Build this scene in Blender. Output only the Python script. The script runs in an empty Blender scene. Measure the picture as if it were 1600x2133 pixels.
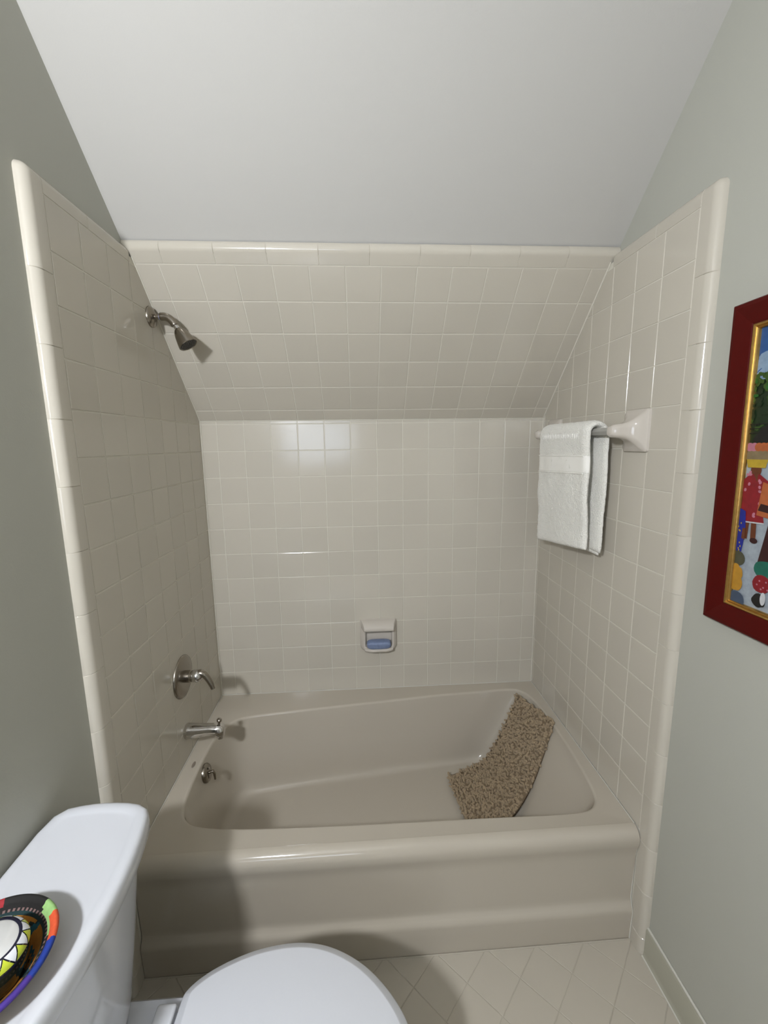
import bpy, bmesh, math, random
from mathutils import Vector, Matrix, noise
random.seed(7)
SC = bpy.context.scene
COL = SC.collection
PI = math.pi
H = 0.396            # height of the tub rim above the floor
W = 1.495            # width of the tiled alcove
P = 0.114            # tile pitch
# ------------------------------------------------------------------ camera
cam_d = bpy.data.cameras.new('camera'); cam = bpy.data.objects.new('camera', cam_d); COL.objects.link(cam)
SC.camera = cam
cam_d.sensor_fit = 'HORIZONTAL'; cam_d.sensor_width = 36.0
cam_d.lens = 36.0*875.07/1600.0
cam_d.clip_start = 0.02; cam_d.clip_end = 50
YAW, PIT, ROL = 0.0581, -0.1623, -0.0131
fw = Vector((math.sin(YAW)*math.cos(PIT), math.cos(YAW)*math.cos(PIT), math.sin(PIT)))
rt = fw.cross(Vector((0, 0, 1))).normalized(); up = rt.cross(fw)
r2 = rt*math.cos(ROL)+up*math.sin(ROL); u2 = up*math.cos(ROL)-rt*math.sin(ROL)
M = Matrix((r2, u2, -fw)).transposed().to_4x4(); M.translation = Vector((0.6701, -1.8654, 1.1663+H))
cam.matrix_world = M
# ------------------------------------------------------------------ world, lights, exposure
wd = bpy.data.worlds.new('world'); SC.world = wd; wd.use_nodes = True
wd.node_tree.nodes['Background'].inputs[0].default_value = (0.75, 0.85, 1.0, 1)
wd.node_tree.nodes['Background'].inputs[1].default_value = 0.6
SC.view_settings.view_transform = 'Standard'; SC.view_settings.look = 'None'
SC.view_settings.gamma = 1.0; SC.view_settings.use_curve_mapping = False
SC.view_settings.exposure = -0.10
LAMP_POS = Vector((0.035, -2.30, H+1.62)); LAMP_POWER = 890.0
WIN_POWER = 6.0
ROOM_FILL = 0.4
def area(name, loc, rot, sx, sy, power, col):
    l = bpy.data.lights.new(name, 'AREA'); l.shape = 'RECTANGLE'; l.size = sx; l.size_y = sy; l.energy = power; l.color = col
    o = bpy.data.objects.new(name, l); COL.objects.link(o); o.location = loc; o.rotation_euler = rot; return o
# added overhead fill behind the photographer, not a real ceiling lamp
area('added_fill', (0.55, -2.7, H+2.12), (0, 0, 0), 0.9, 0.9, ROOM_FILL, (0.98, 0.97, 1.0))

# ------------------------------------------------------------------ materials
def srgb(c):
    return tuple(((x/255)/12.92 if x/255 <= .04045 else ((x/255+.055)/1.055)**2.4) for x in c)
MATS = {}
def mat(name, c, rough=.5, metal=0.0, bump=None, coat=0, spec=.5, vary=None, emis=None, trans=0, sheen=0):
    m = bpy.data.materials.new(name); m.use_nodes = True; nt = m.node_tree; b = nt.nodes['Principled BSDF']
    col = srgb(c) + (1,)
    b.inputs['Base Color'].default_value = col; b.inputs['Roughness'].default_value = rough; b.inputs['Metallic'].default_value = metal
    b.inputs['Specular IOR Level'].default_value = spec
    if coat: b.inputs['Coat Weight'].default_value = coat; b.inputs['Coat Roughness'].default_value = .05
    if trans: b.inputs['Transmission Weight'].default_value = trans
    if sheen: b.inputs['Sheen Weight'].default_value = sheen
    if emis: b.inputs['Emission Color'].default_value = srgb(emis[0])+(1,); b.inputs['Emission Strength'].default_value = emis[1]
    tc = None
    if bump or vary: tc = nt.nodes.new('ShaderNodeTexCoord')
    if bump:
        sc_, st, dist = bump
        n = nt.nodes.new('ShaderNodeTexNoise'); n.inputs['Scale'].default_value = sc_; n.inputs['Detail'].default_value = 3
        bp = nt.nodes.new('ShaderNodeBump'); bp.inputs['Strength'].default_value = st; bp.inputs['Distance'].default_value = dist
        nt.links.new(tc.outputs['Object'], n.inputs['Vector']); nt.links.new(n.outputs['Fac'], bp.inputs['Height']); nt.links.new(bp.outputs['Normal'], b.inputs['Normal'])
    if vary:
        sc_, amt = vary
        n = nt.nodes.new('ShaderNodeTexNoise'); n.inputs['Scale'].default_value = sc_; n.inputs['Detail'].default_value = 4
        mx = nt.nodes.new('ShaderNodeMix'); mx.data_type = 'RGBA'
        mx.inputs[6].default_value = tuple(max(0, x*(1-amt)) for x in col[:3])+(1,); mx.inputs[7].default_value = tuple(min(1, x*(1+amt)) for x in col[:3])+(1,)
        nt.links.new(tc.outputs['Object'], n.inputs['Vector']); nt.links.new(n.outputs['Fac'], mx.inputs[0]); nt.links.new(mx.outputs[2], b.inputs['Base Color'])
    MATS[name] = m; return m
TILE_C = (190, 184, 171)
TILE = mat('glazed_tile', TILE_C, .13, bump=(9, .25, .002), vary=(1.7, .02))
def tile_mix():   # slight batch to batch difference of the glazed tiles, one shade per tile
    nt = TILE.node_tree; b = nt.nodes['Principled BSDF']
    oi = nt.nodes.new('ShaderNodeObjectInfo'); hs = nt.nodes.new('ShaderNodeHueSaturation')
    mr = nt.nodes.new('ShaderNodeMapRange'); mr.inputs[3].default_value = .975; mr.inputs[4].default_value = 1.025
    old = b.inputs['Base Color'].links[0].from_socket
    nt.links.new(oi.outputs['Random'], mr.inputs[0]); nt.links.new(mr.outputs[0], hs.inputs['Value']); nt.links.new(old, hs.inputs['Color'])
    nt.links.new(hs.outputs[0], b.inputs['Base Color'])
tile_mix()
GROUT = mat('grout', (205, 201, 188), .8, bump=(220, .3, .0008))
FLOORT = mat('floor_tile', (182, 175, 161), .38, bump=(35, .25, .001), vary=(14, .035))
FLOORG = mat('floor_grout', (174, 167, 153), .85)
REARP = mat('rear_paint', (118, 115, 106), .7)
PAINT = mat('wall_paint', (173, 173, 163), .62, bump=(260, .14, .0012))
CEILP = mat('ceiling_paint', (184, 182, 177), .75, bump=(240, .14, .0012))
TUBM = mat('tub_enamel', (180, 172, 158), .10, bump=(5, .06, .002))
CAULK = mat('caulk', (198, 196, 186), .55)
PORC = mat('white_porcelain', (203, 205, 210), .08)
PLAST = mat('white_plastic', (201, 203, 208), .22)
NICKEL = mat('brushed_nickel', (150, 143, 132), .24, 1.0, bump=(60, .05, .0005))
CHROME = mat('chrome', (205, 203, 200), .09, 1.0)
DARKM = mat('dark_nozzle', (48, 46, 42), .4, .6)
BARM = mat('grey_bar', (158, 156, 150), .3)
CERAM = mat('fixture_glaze', (195, 188, 178), .07)
TOWEL = mat('terry_cloth', (240, 238, 229), .95, bump=(260, 1.0, .006), sheen=.3)
TOWELB = mat('towel_band', (241, 239, 232), .9, bump=(900, .4, .001))
PILE = mat('chenille', (156, 138, 111), .95, vary=(45, .3), sheen=.15)
PILEB = mat('chenille_base', (118, 102, 80), .95)
SOAPM = mat('blue_soap', (118, 132, 162), .5, bump=(90, .8, .003), vary=(60, .18))
REDF = mat('dark_red_frame', (72, 4, 1), .5, spec=.18, bump=(300, .2, .0004), vary=(60, .12))
GOLD = mat('antique_gold', (188, 150, 84), .30, .9, bump=(140, .3, .0008), vary=(90, .25))
GLASS_DK = mat('dark_glass', (38, 38, 26), .05, 0, coat=.6)
SILV = mat('silver_white', (222, 222, 220), .12, .35)
LIME = mat('lime_enamel', (196, 210, 60), .2)
WHITE_E = mat('white_enamel', (228, 230, 234), .2)
NAVY = mat('navy_line', (24, 24, 44), .3)
def flat(name, c, r=.5): return mat(name, tuple(int(x*.82) for x in c), r, vary=(90, .3))

# ------------------------------------------------------------------ helpers
def link(o, parent=None):
    COL.objects.link(o)
    if parent is not None: o.parent = parent
    return o
def mesh_obj(name, verts, faces, m, parent=None, smooth=True, midx=None):
    me = bpy.data.meshes.new(name); me.from_pydata([tuple(v) for v in verts], [], faces)
    ms = m if isinstance(m, (list, tuple)) else [m]
    for x in ms: me.materials.append(x)
    if midx: me.polygons.foreach_set('material_index', midx)
    me.polygons.foreach_set('use_smooth', [smooth]*len(me.polygons)); me.update()
    return link(bpy.data.objects.new(name, me), parent)
def empty(name, loc=(0, 0, 0)):
    o = bpy.data.objects.new(name, None); COL.objects.link(o); o.location = loc; o.empty_display_size = .05; return o
def tag(o, label=None, cat=None, group=None, kind=None):
    if label: o['label'] = label
    if cat: o['category'] = cat
    if group: o['group'] = group
    if kind: o['kind'] = kind
    return o
def fix_normals(o, sharp=None):
    bm = bmesh.new(); bm.from_mesh(o.data); bmesh.ops.recalc_face_normals(bm, faces=bm.faces)
    if sharp is not None:
        for e in bm.edges:
            if len(e.link_faces) == 2 and e.calc_face_angle(0) > sharp: e.smooth = False
    bm.to_mesh(o.data); bm.free(); return o
def grid(rows, closed_u=False, closed_v=False):
    n = len(rows); k = len(rows[0]); V = [Vector(p) for r in rows for p in r]; F = []
    for i in range(n if closed_v else n-1):
        for j in range(k if closed_u else k-1):
            a = i*k+j; b = i*k+(j+1) % k; c = ((i+1) % n)*k+(j+1) % k; d = ((i+1) % n)*k+j
            F.append((a, b, c, d))
    return V, F
def loft(name, rings, m, parent=None, cap0=True, cap1=True, smooth=True, sharp=.9):
    V, F = grid(rings, closed_u=True); k = len(rings[0])
    if cap0: F.append(tuple(range(k)))
    if cap1: F.append(tuple(range(len(V)-k, len(V))))
    return fix_normals(mesh_obj(name, V, F, m, parent, smooth), sharp)
def frame_of(d):
    d = Vector(d).normalized(); a = Vector((0, 0, 1)) if abs(d.z) < .9 else Vector((0, 1, 0))
    x = d.cross(a).normalized(); return x, x.cross(d).normalized(), d
def lathe(name, prof, origin, axis, m, parent=None, segs=32, sharp=.7, caps=(True, True)):
    x, y, d = frame_of(axis); O = Vector(origin)
    rings = [[O+d*h+x*(r*math.cos(2*PI*j/segs))+y*(r*math.sin(2*PI*j/segs)) for j in range(segs)] for r, h in prof]
    return loft(name, rings, m, parent, caps[0], caps[1], True, sharp)
def tube(name, pts, rad, m, parent=None, segs=16, squash=1.0, sharp=.9):
    pts = [Vector(p) for p in pts]; n = len(pts); rad = rad if isinstance(rad, (list, tuple)) else [rad]*n
    rings = []; px = None
    for i, p in enumerate(pts):
        t = (pts[min(i+1, n-1)]-pts[max(i-1, 0)]).normalized()
        if px is None: x, y, _ = frame_of(t)
        else:
            x = (px-t*px.dot(t)).normalized(); y = x.cross(t)
        px = x
        rings.append([p+x*(rad[i]*math.cos(2*PI*j/segs))+y*(rad[i]*squash*math.sin(2*PI*j/segs)) for j in range(segs)])
    return loft(name, rings, m, parent, True, True, True, sharp)
def catmull(pts, sub, closed=True):
    n = len(pts); out = []
    rng = range(n) if closed else range(n-1)
    for i in rng:
        g = lambda k: Vector(pts[k % n]) if closed else Vector(pts[max(0, min(n-1, k))])
        p0, p1, p2, p3 = g(i-1), g(i), g(i+1), g(i+2)
        for s in range(sub):
            t = s/sub
            out.append(.5*((2*p1)+(p2-p0)*t+(2*p0-5*p1+4*p2-p3)*t*t+(3*p1-p0-3*p2+p3)*t**3))
    if not closed: out.append(Vector(pts[-1]))
    return out
def box(name, lo, hi, m, parent=None, bev=0.0, segs=2):
    bm = bmesh.new(); bmesh.ops.create_cube(bm, size=1)
    for v in bm.verts: v.co = Vector([lo[i]+(v.co[i]+.5)*(hi[i]-lo[i]) for i in range(3)])
    if bev: bmesh.ops.bevel(bm, geom=bm.edges[:], offset=bev, segments=segs, affect='EDGES', profile=.6)
    me = bpy.data.meshes.new(name); bm.to_mesh(me); bm.free(); me.materials.append(m)
    if bev: me.polygons.foreach_set('use_smooth', [True]*len(me.polygons))
    o = link(bpy.data.objects.new(name, me), parent)
    if bev: fix_normals(o, 1.0)
    return o
def clip(poly, a, b, c):     # keep a*x+b*y <= c
    out = []
    for i in range(len(poly)):
        p, q = poly[i], poly[(i+1) % len(poly)]
        dp, dq = a*p[0]+b*p[1]-c, a*q[0]+b*q[1]-c
        if dp <= 0: out.append(p)
        if dp*dq < 0: t = dp/(dp-dq); out.append((p[0]+(q[0]-p[0])*t, p[1]+(q[1]-p[1])*t))
    return out
def parea(p): return .5*abs(sum(p[i][0]*p[(i+1) % len(p)][1]-p[(i+1) % len(p)][0]*p[i][1] for i in range(len(p))))
def inset(poly, d):
    n = len(poly); s = sum(poly[i][0]*poly[(i+1) % n][1]-poly[(i+1) % n][0]*poly[i][1] for i in range(n))
    if s < 0: poly = poly[::-1]
    out = []
    for i in range(n):
        a, b, c = Vector(poly[i-1]), Vector(poly[i]), Vector(poly[(i+1) % n])
        e1 = (b-a); e2 = (c-b)
        if e1.length < 1e-6 or e2.length < 1e-6: out.append((b.x, b.y)); continue
        e1.normalize(); e2.normalize(); n1 = Vector((-e1.y, e1.x)); n2 = Vector((-e2.y, e2.x)); k = 1+n1.dot(n2)
        q = b+(n1+n2)*(d/max(k, .25)); out.append((q.x, q.y))
    return out
JT = .0027            # joint width
TH = .0075            # tile thickness
def tile_geo(poly, O, ea, eb, en, tilt=True, gap=JT/2, bev=.0016):
    """verts / faces of one cushion-edged tile; poly in plane coordinates, face at distance 0, body behind it"""
    p = poly
    # drop near-duplicate points
    q = []
    for v in p:
        if not q or (Vector(v)-Vector(q[-1])).length > 2e-3: q.append(v)
    if len(q) > 1 and (Vector(q[0])-Vector(q[-1])).length < 2e-3: q.pop()
    if len(q) < 3 or parea(q) < 2.5e-5: return None
    o1 = inset(q, gap)
    if parea(o1) < 1e-5: return None
    o2 = inset(o1, bev*.35); o3 = inset(o1, bev)
    cx = sum(v[0] for v in o1)/len(o1); cy = sum(v[1] for v in o1)/len(o1)
    ta, tb = (random.gauss(0, .0018), random.gauss(0, .0018)) if tilt else (0, 0)
    V = []
    for ring, d in ((o1, -TH), (o1, -.0011), (o2, -.00035), (o3, 0)):
        for v in ring:
            h = d + (ta*(v[0]-cx)+tb*(v[1]-cy) if d > -TH else 0)
            V.append(O+ea*v[0]+eb*v[1]+en*h)
    n = len(o1); F = []
    for r in range(3):
        for i in range(n): F.append((r*n+i, r*n+(i+1) % n, (r+1)*n+(i+1) % n, (r+1)*n+i))
    F.append(tuple(range(3*n, 4*n)))
    return V, F
def tile(poly, O, ea, eb, en, parent, m=None, name='tile', **k):
    g = tile_geo(poly, O, ea, eb, en, **k)
    if not g: return None
    V, F = g
    c = sum(V[:], Vector())/len(V)
    if (V[F[-1][1]]-V[F[-1][0]]).cross(V[F[-1][2]]-V[F[-1][1]]).dot(en) < 0: F = [f[::-1] for f in F]
    o = mesh_obj(name, [v-c for v in V], F, m or TILE, parent, False)
    o.location = c
    return o
RB = .0215            # radius of the bullnose edge
def bull(a0, a1, b0, b1, O, ea, eb, en, parent, edges, name='bullnose_tile', clipb=None):
    """bullnose trim tile as a height field over the rectangle; edges: sides ('a0','a1','b0','b1') that roll over"""
    def samples(lo, hi, e0, e1):
        s = set()
        g = 0
        lo2 = lo if e0 else lo+g; hi2 = hi if e1 else hi-g
        s |= {lo2, hi2}
        for k in range(1, 9):
            f = RB*(1-math.cos(k/8*PI/2))
            if e0 and lo2+f < hi2: s.add(lo2+f)
            if e1 and hi2-f > lo2: s.add(hi2-f)
        if not e0: s.add(lo2+.0012)
        if not e1: s.add(hi2-.0012)
        return sorted(s)
    A = samples(a0, a1, 'a0' in edges, 'a1' in edges); B = samples(b0, b1, 'b0' in edges, 'b1' in edges)
    rows = []
    for i, a in enumerate(A):
        row = []
        for j, b in enumerate(B):
            u = v = 0
            if 'a0' in edges: u = max(u, RB-(a-a0))
            if 'a1' in edges: u = max(u, RB-(a1-a))
            if 'b0' in edges: v = max(v, RB-(b-b0))
            if 'b1' in edges: v = max(v, RB-(b1-b))
            d = math.hypot(u, v); aa, bb = a, b
            if d > RB:       # corner: pull inside the round
                s = RB/d
                if 'a0' in edges and RB-(a-a0) > 0: aa = a0+RB-u*s
                if 'a1' in edges and RB-(a1-a) > 0: aa = a1-RB+u*s
                if 'b0' in edges and RB-(b-b0) > 0: bb = b0+RB-v*s
                if 'b1' in edges and RB-(b1-b) > 0: bb = b1-RB+v*s
                d = RB
            h = -(RB-math.sqrt(max(0, RB*RB-d*d)))
            if not ('a0' in edges) and i == 0: h -= .0019
            if not ('a1' in edges) and i == len(A)-1: h -= .0019
            if not ('b0' in edges) and j == 0: h -= .0019
            if not ('b1' in edges) and j == len(B)-1: h -= .0019
            row.append(O+ea*aa+eb*bb+en*h)
        rows.append(row)
    # skirt down to the wall behind
    def sk(r): return [p-en*(.008 if False else 0) for p in r]
    V, F = grid(rows)
    c = sum(V, Vector())/len(V)
    f = F[len(F)//2]
    nn = (V[f[1]]-V[f[0]]).cross(V[f[2]]-V[f[1]])
    if nn.dot(en) < 0: F = [q[::-1] for q in F]
    o = mesh_obj(name, [v-c for v in V], F, TILE, parent, True); o.location = c
    bm = bmesh.new(); bm.from_mesh(o.data)
    for e in bm.edges:
        if len(e.link_faces) == 2 and e.calc_face_angle(0) > .42: e.smooth = False
    bm.to_mesh(o.data); bm.free()
    return o
X, Y, Z = Vector((1, 0, 0)), Vector((0, 1, 0)), Vector((0, 0, 1))
ZT = 1.2674           # height of the knee wall above the rim
TAN = 1.0298; ANG = .8004
YF = -.8126           # front line of the field tiles
YR = -2.0             # where the left wall ends and the room widens
ZC = 2.20             # flat ceiling above rim
CZ0, CS = 1.776, .955 # painted slope: z = CZ0 + CS*(-y-.4575)
def ceil_z(y): return CZ0+CS*(-y-.4575)
YCF = -((ZC-CZ0)/CS+.4575)
# ------------------------------------------------------------------ setting: shell
def slab(name, pts, n, th, m, parent=None, kind='structure'):
    V = [Vector(p) for p in pts]; n = Vector(n); V2 = [v+n*th for v in V]; k = len(V)
    F = [tuple(range(k)), tuple(range(2*k-1, k-1, -1))]+[(i, (i+1) % k, k+(i+1) % k, k+i) for i in range(k)]
    o = mesh_obj(name, V+V2, F, m, parent, False); fix_normals(o)
    if kind: o['kind'] = kind
    return o
XL, XR = -.0215, W+.0215
YB = -3.9
XO = -1.25            # far side of the wider part of the room
floor = slab('floor', [(XO-.1, YB-.1, -.0014), (XR+.1, YB-.1, -.0014), (XR+.1, .1, -.0014), (XO-.1, .1, -.0014)], (0, 0, -1), .08, FLOORG)
zc = H+ZC
prof = [(0.03, H-.6), (.03, H+ceil_z(.0)+.0), (YCF, zc)]
wl = slab('wall_left', [(XL, .02, -TH), (XL, YR, -TH), (XL, YR, zc), (XL, YCF, zc), (XL, .02, H+ceil_z(.02))], (-1, 0, 0), .11, PAINT)
wr = slab('wall_right', [(XR, .02, -TH), (XR, YB, -TH), (XR, YB, zc), (XR, YCF, zc), (XR, .02, H+ceil_z(.02))], (1, 0, 0), .11, PAINT)
wb = slab('wall_back', [(XL-.1, .009, -TH), (XR+.1, .009, -TH), (XR+.1, .009, H+ZT+.03), (XL-.1, .009, H+ZT+.03)], (0, 1, 0), .1, PAINT)
ceil = slab('ceiling', [(XL-.1, .03, H+ceil_z(.03)), (XR+.1, .03, H+ceil_z(.03)), (XR+.1, YCF, zc), (XL-.1, YCF, zc)], (0, .69, .72), .1, CEILP)
slab('ceiling_flat', [(XO-.1, YCF, zc), (XR+.1, YCF, zc), (XR+.1, YB-.1, zc), (XO-.1, YB-.1, zc)], (0, 0, 1), .1, CEILP)
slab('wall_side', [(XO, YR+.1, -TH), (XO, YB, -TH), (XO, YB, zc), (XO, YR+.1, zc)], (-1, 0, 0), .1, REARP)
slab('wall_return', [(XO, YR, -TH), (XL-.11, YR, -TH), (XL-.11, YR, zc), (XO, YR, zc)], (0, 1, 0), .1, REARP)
# rear wall, opened for an unseen window invented for the tile reflection
wx0, wx1, wz0, wz1 = -.36, .60, H+.95, H+1.5
for i, (a, b, c, d) in enumerate([(XO, wx0, -TH, zc), (wx1, XR, -TH, zc), (wx0, wx1, -TH, wz0), (wx0, wx1, wz1, zc)]):
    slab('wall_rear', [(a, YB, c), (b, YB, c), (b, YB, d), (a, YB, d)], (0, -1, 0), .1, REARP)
win = empty('added_window_1', ((wx0+wx1)/2, YB, wz0)); win['kind'] = 'structure'
def wpart(name, lo, hi, m): 
    o = box(name, lo, hi, m, None, .004); o.parent = win; o.matrix_parent_inverse = Matrix.Translation(-Vector(win.location)); return o
WT = mat('window_paint', (235, 235, 232), .4)
GLOWP = mat('added_glow', (200, 215, 235), .3, emis=((214, 226, 244), WIN_POWER))  # added emission, mirrored as the bright patch on the back tiles
wpart('added_window_frame', (wx0-.05, YB-.01, wz0-.05), (wx0+.03, YB+.03, wz1+.05), WT)
wpart('added_window_frame', (wx1-.03, YB-.01, wz0-.05), (wx1+.05, YB+.03, wz1+.05), WT)
wpart('added_window_frame', (wx0+.03, YB-.01, wz0-.05), (wx1-.03, YB+.03, wz0+.02), WT)
wpart('added_window_frame', (wx0+.03, YB-.01, wz1-.02), (wx1-.03, YB+.03, wz1+.05), WT)
wpart('glow_pane', (wx0+.03, YB-.012, wz0+.02), (wx1-.03, YB-.006, wz1-.02), GLOWP)

# ------------------------------------------------------------------ tiled surfaces
GD = .0013            # joints lie this far below the tile faces
# back wall
bed = mesh_obj('grout_bed', [(0, GD, H-.02), (W, GD, H-.02), (W, GD, H+ZT+.002), (0, GD, H+ZT+.002)], [(0, 1, 2, 3)], GROUT, wb)
XO0 = .0669
O = Vector((0, 0, H))
DISH = (.655, .835, .185, .36)
for r in range(-1, 13):
    for c in range(-1, 15):
        poly = [(XO0+(c-1)*P, r*P), (XO0+c*P, r*P), (XO0+c*P, (r+1)*P), (XO0+(c-1)*P, (r+1)*P)]
        for cl in ((-1, 0, 0), (1, 0, W), (0, -1, .0), (0, 1, ZT)):
            poly = clip(poly, *cl)
            if len(poly) < 3: break
        if len(poly) < 3: continue
        tile(poly, O, X, Z, -Y, wb, bev=.0016 if parea(poly) > .002 else .0008)
# side walls: field tiles, cap strip, bullnose edge
def side(wall, xs, en, y0, joints0):
    O = Vector((xs, 0, H)); bx = xs-en.x*GD
    # grout bed, in front of the painted wall
    def cy(z): return -(z-ZT)/TAN
    pts = [(0, -.01), (y0+.0, -.01), (y0-.026, -.01), (y0-.026, 1.728), (cy(1.728), 1.728), (0, ZT)]
    mesh_obj('grout_bed', [(bx, p[0], H+p[1]) for p in pts], [tuple(range(len(pts)))], GROUT, wall, False)
    for r in range(0, 15):
        for c in range(0, 8):
            a0 = y0+c*P; poly = [(a0, r*P), (a0+P, r*P), (a0+P, (r+1)*P), (a0, (r+1)*P)]
            for cl in ((1, 0, 0.0), (TAN, 1, ZT)):
                poly = clip(poly, *cl)
                if len(poly) < 3: break
            if len(poly) < 3: continue
            tile(poly, O, Y, Z, en, wall, bev=.0016 if parea(poly) > .002 else .0008)
    yo = y0-.052
    # cap strip along the top
    a = y0; e = .155
    k = 0
    while a < -.50:
        b = min(a+e, -.462)
        if -.462-b < .05: b = -.462
        bull(a, b, 1.71, 1.7545, O, Y, Z, en, wall, ('b1',)); a = b
        if b >= -.462: break
    # vertical bullnose edge, floor to cap
    js = [j for j in joints0]
    z = js[-1]
    while z > -H+.05: z -= .1563; js.append(z)
    js = [j for j in js if j > -H+.02]+[-H]
    top = 1.7545
    for i, j in enumerate(js):
        bull(yo, y0, j, top, O, Y, Z, en, wall, ('a0', 'b1') if i == 0 else ('a0',)); top = j
    # tile margin below the rim in front of the tub
for xa, xb, w_ in ((XL-.001, -.0012, wl), (W+.0012, XR+.001, wr)):
    box('mortar_edge', (xa, -.8140, 0), (xb, -.75, H+.02), GROUT, w_)
side(wl, 0.0, X, -.8126, [1.546, 1.389, 1.229, 1.075, .919, .763, .608, .452, .295])
side(wr, W, -X, -.8115, [1.551, 1.394, 1.237, 1.08, .919, .761, .604, .444, .287])
# sloped field
ed = Vector((0, -math.cos(ANG), math.sin(ANG))); en = Vector((0, -math.sin(ANG), -math.cos(ANG)))
O = Vector((0, 0, H+ZT)); S0 = .0563; ST = S0+5*P
mesh_obj('grout_bed', [O+X*a+ed*b-en*GD for a, b in ((0, 0), (W, 0), (W, ST+.03), (0, ST+.03))], [(0, 1, 2, 3)], GROUT, ceil, False)
XS0 = .0715
for r in range(0, 6):
    for c in range(-1, 14):
        b0 = S0+(r-1)*P; a0 = XS0+(c-1)*P
        poly = [(a0, max(b0, .0012)), (a0+P, max(b0, .0012)), (a0+P, b0+P), (a0, b0+P)]
        for cl in ((-1, 0, 0), (1, 0, W)):
            poly = clip(poly, *cl)
            if len(poly) < 3: break
        if len(poly) < 3: continue
        tile(poly, O, X, ed, en, ceil, bev=.0016 if parea(poly) > .002 else .0008)
xs = [XL+.001]+[.088+.1575*k for k in range(9)]+[XR-.001]
for a, b in zip(xs, xs[1:]): bull(a, b, ST, ST+.056, O, X, ed, en, ceil, ('b1',))
# thin corner grout lines
def line(name, pts, r, m, parent): return tube(name, pts, r, m, parent, 8)
for xx, w_ in ((.001, wl), (W-.001, wr)):
    line('corner_grout', [(xx, -.001, H), (xx, -.001, H+ZT)], .0028, GROUT, w_)
    line('corner_grout', [Vector((xx, 0, H+ZT))+ed*.0, Vector((xx, 0, H+ZT))+ed*(ST+.02)], .0026, GROUT, w_)
line('corner_grout', [(0, -.0005, H+ZT), (W, -.0005, H+ZT)], .0022, GROUT, wb)
# floor: diagonal tiles
PF = .1118; s2 = 1/math.sqrt(2)
e1 = Vector((s2, s2, 0)); e2 = Vector((s2, -s2, 0))   # u along x+y, v along x-y
u0 = .064*s2; v0 = 1.843*s2
cnt = []
pts = []
for i in range(-40, 40):
    for j in range(-40, 50):
        a = u0+i*PF; b = v0+j*PF
        poly = [(a, b), (a+PF, b), (a+PF, b+PF), (a, b+PF)]
        # x=(a+b)*s2, y=(a-b)*s2
        cx, cy = (2*a+PF+2*b+PF)/2*s2, (a-b)*s2
        x1 = XR if cy < -.8 else W
        if cy < YR-.03: x0 = XO
        else: x0 = XL
        if cx < x0-.1 or cx > x1+.1 or cy > -.72 or cy < YB-.1: continue
        for cl in ((-s2, -s2, -x0), (s2, s2, x1), (s2, -s2, -.80), (-s2, s2, -YB)):
            poly = clip(poly, *cl)
            if len(poly) < 3: break
        if len(poly) < 3 or parea(poly) < 1e-4: continue
        cnt.append((-cy, poly))
cnt.sort(key=lambda t: t[0])
rest_v, rest_f = [], []
for k, (cy, poly) in enumerate(cnt):
    g = tile_geo(poly, Vector((0, 0, 0)), e1, e2, Z, gap=.0009, bev=.0014)
    if not g: continue
    V, F = g
    if (V[F[-1][1]]-V[F[-1][0]]).cross(V[F[-1][2]]-V[F[-1][1]]).z < 0: F = [f[::-1] for f in F]
    if k < 220:
        c = sum(V, Vector())/len(V)
        o = mesh_obj('tile', [v-c for v in V], F, FLOORT, floor, False); o.location = c
    else:
        n = len(rest_v); rest_v += V; rest_f += [tuple(q+n for q in f) for f in F]
mesh_obj('floor_tiling', rest_v, rest_f, FLOORT, floor, False)['kind'] = 'stuff'
# tile base along the right and left wall
def baseboard(nm, x, s, y0, y1):
    zt = H-.295
    prof = [(0, .0), (-.014*s, 0), (-.010*s, .008), (-.009*s, .02), (-.009*s, zt-.006), (-.007*s, zt-.001), (-.003*s, zt), (0, zt)]
    rows = [[(x+p[0], y, p[1]) for p in prof] for y in (y0, y1)]
    V, F = grid(rows, closed_u=True); F += [tuple(range(len(prof))), tuple(range(len(prof), 2*len(prof)))]
    o = fix_normals(mesh_obj(nm, V, F, TILEB, None), .6); o['kind'] = 'structure'
    tube('caulk', [(x-.003*s, y0, zt+.001), (x-.003*s, y1, zt+.001)], .0035, CAULK, o, 8)
    tube('caulk', [(x-.012*s, y0, .001), (x-.012*s, y1, .001)], .003, CAULK, o, 8)
    return o
TILEB = mat('base_tile', (166, 164, 149), .25)
baseboard('baseboard_right', XR, 1, -.862, YB)
baseboard('baseboard_left', XL, -1, -.866, YR)

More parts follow.
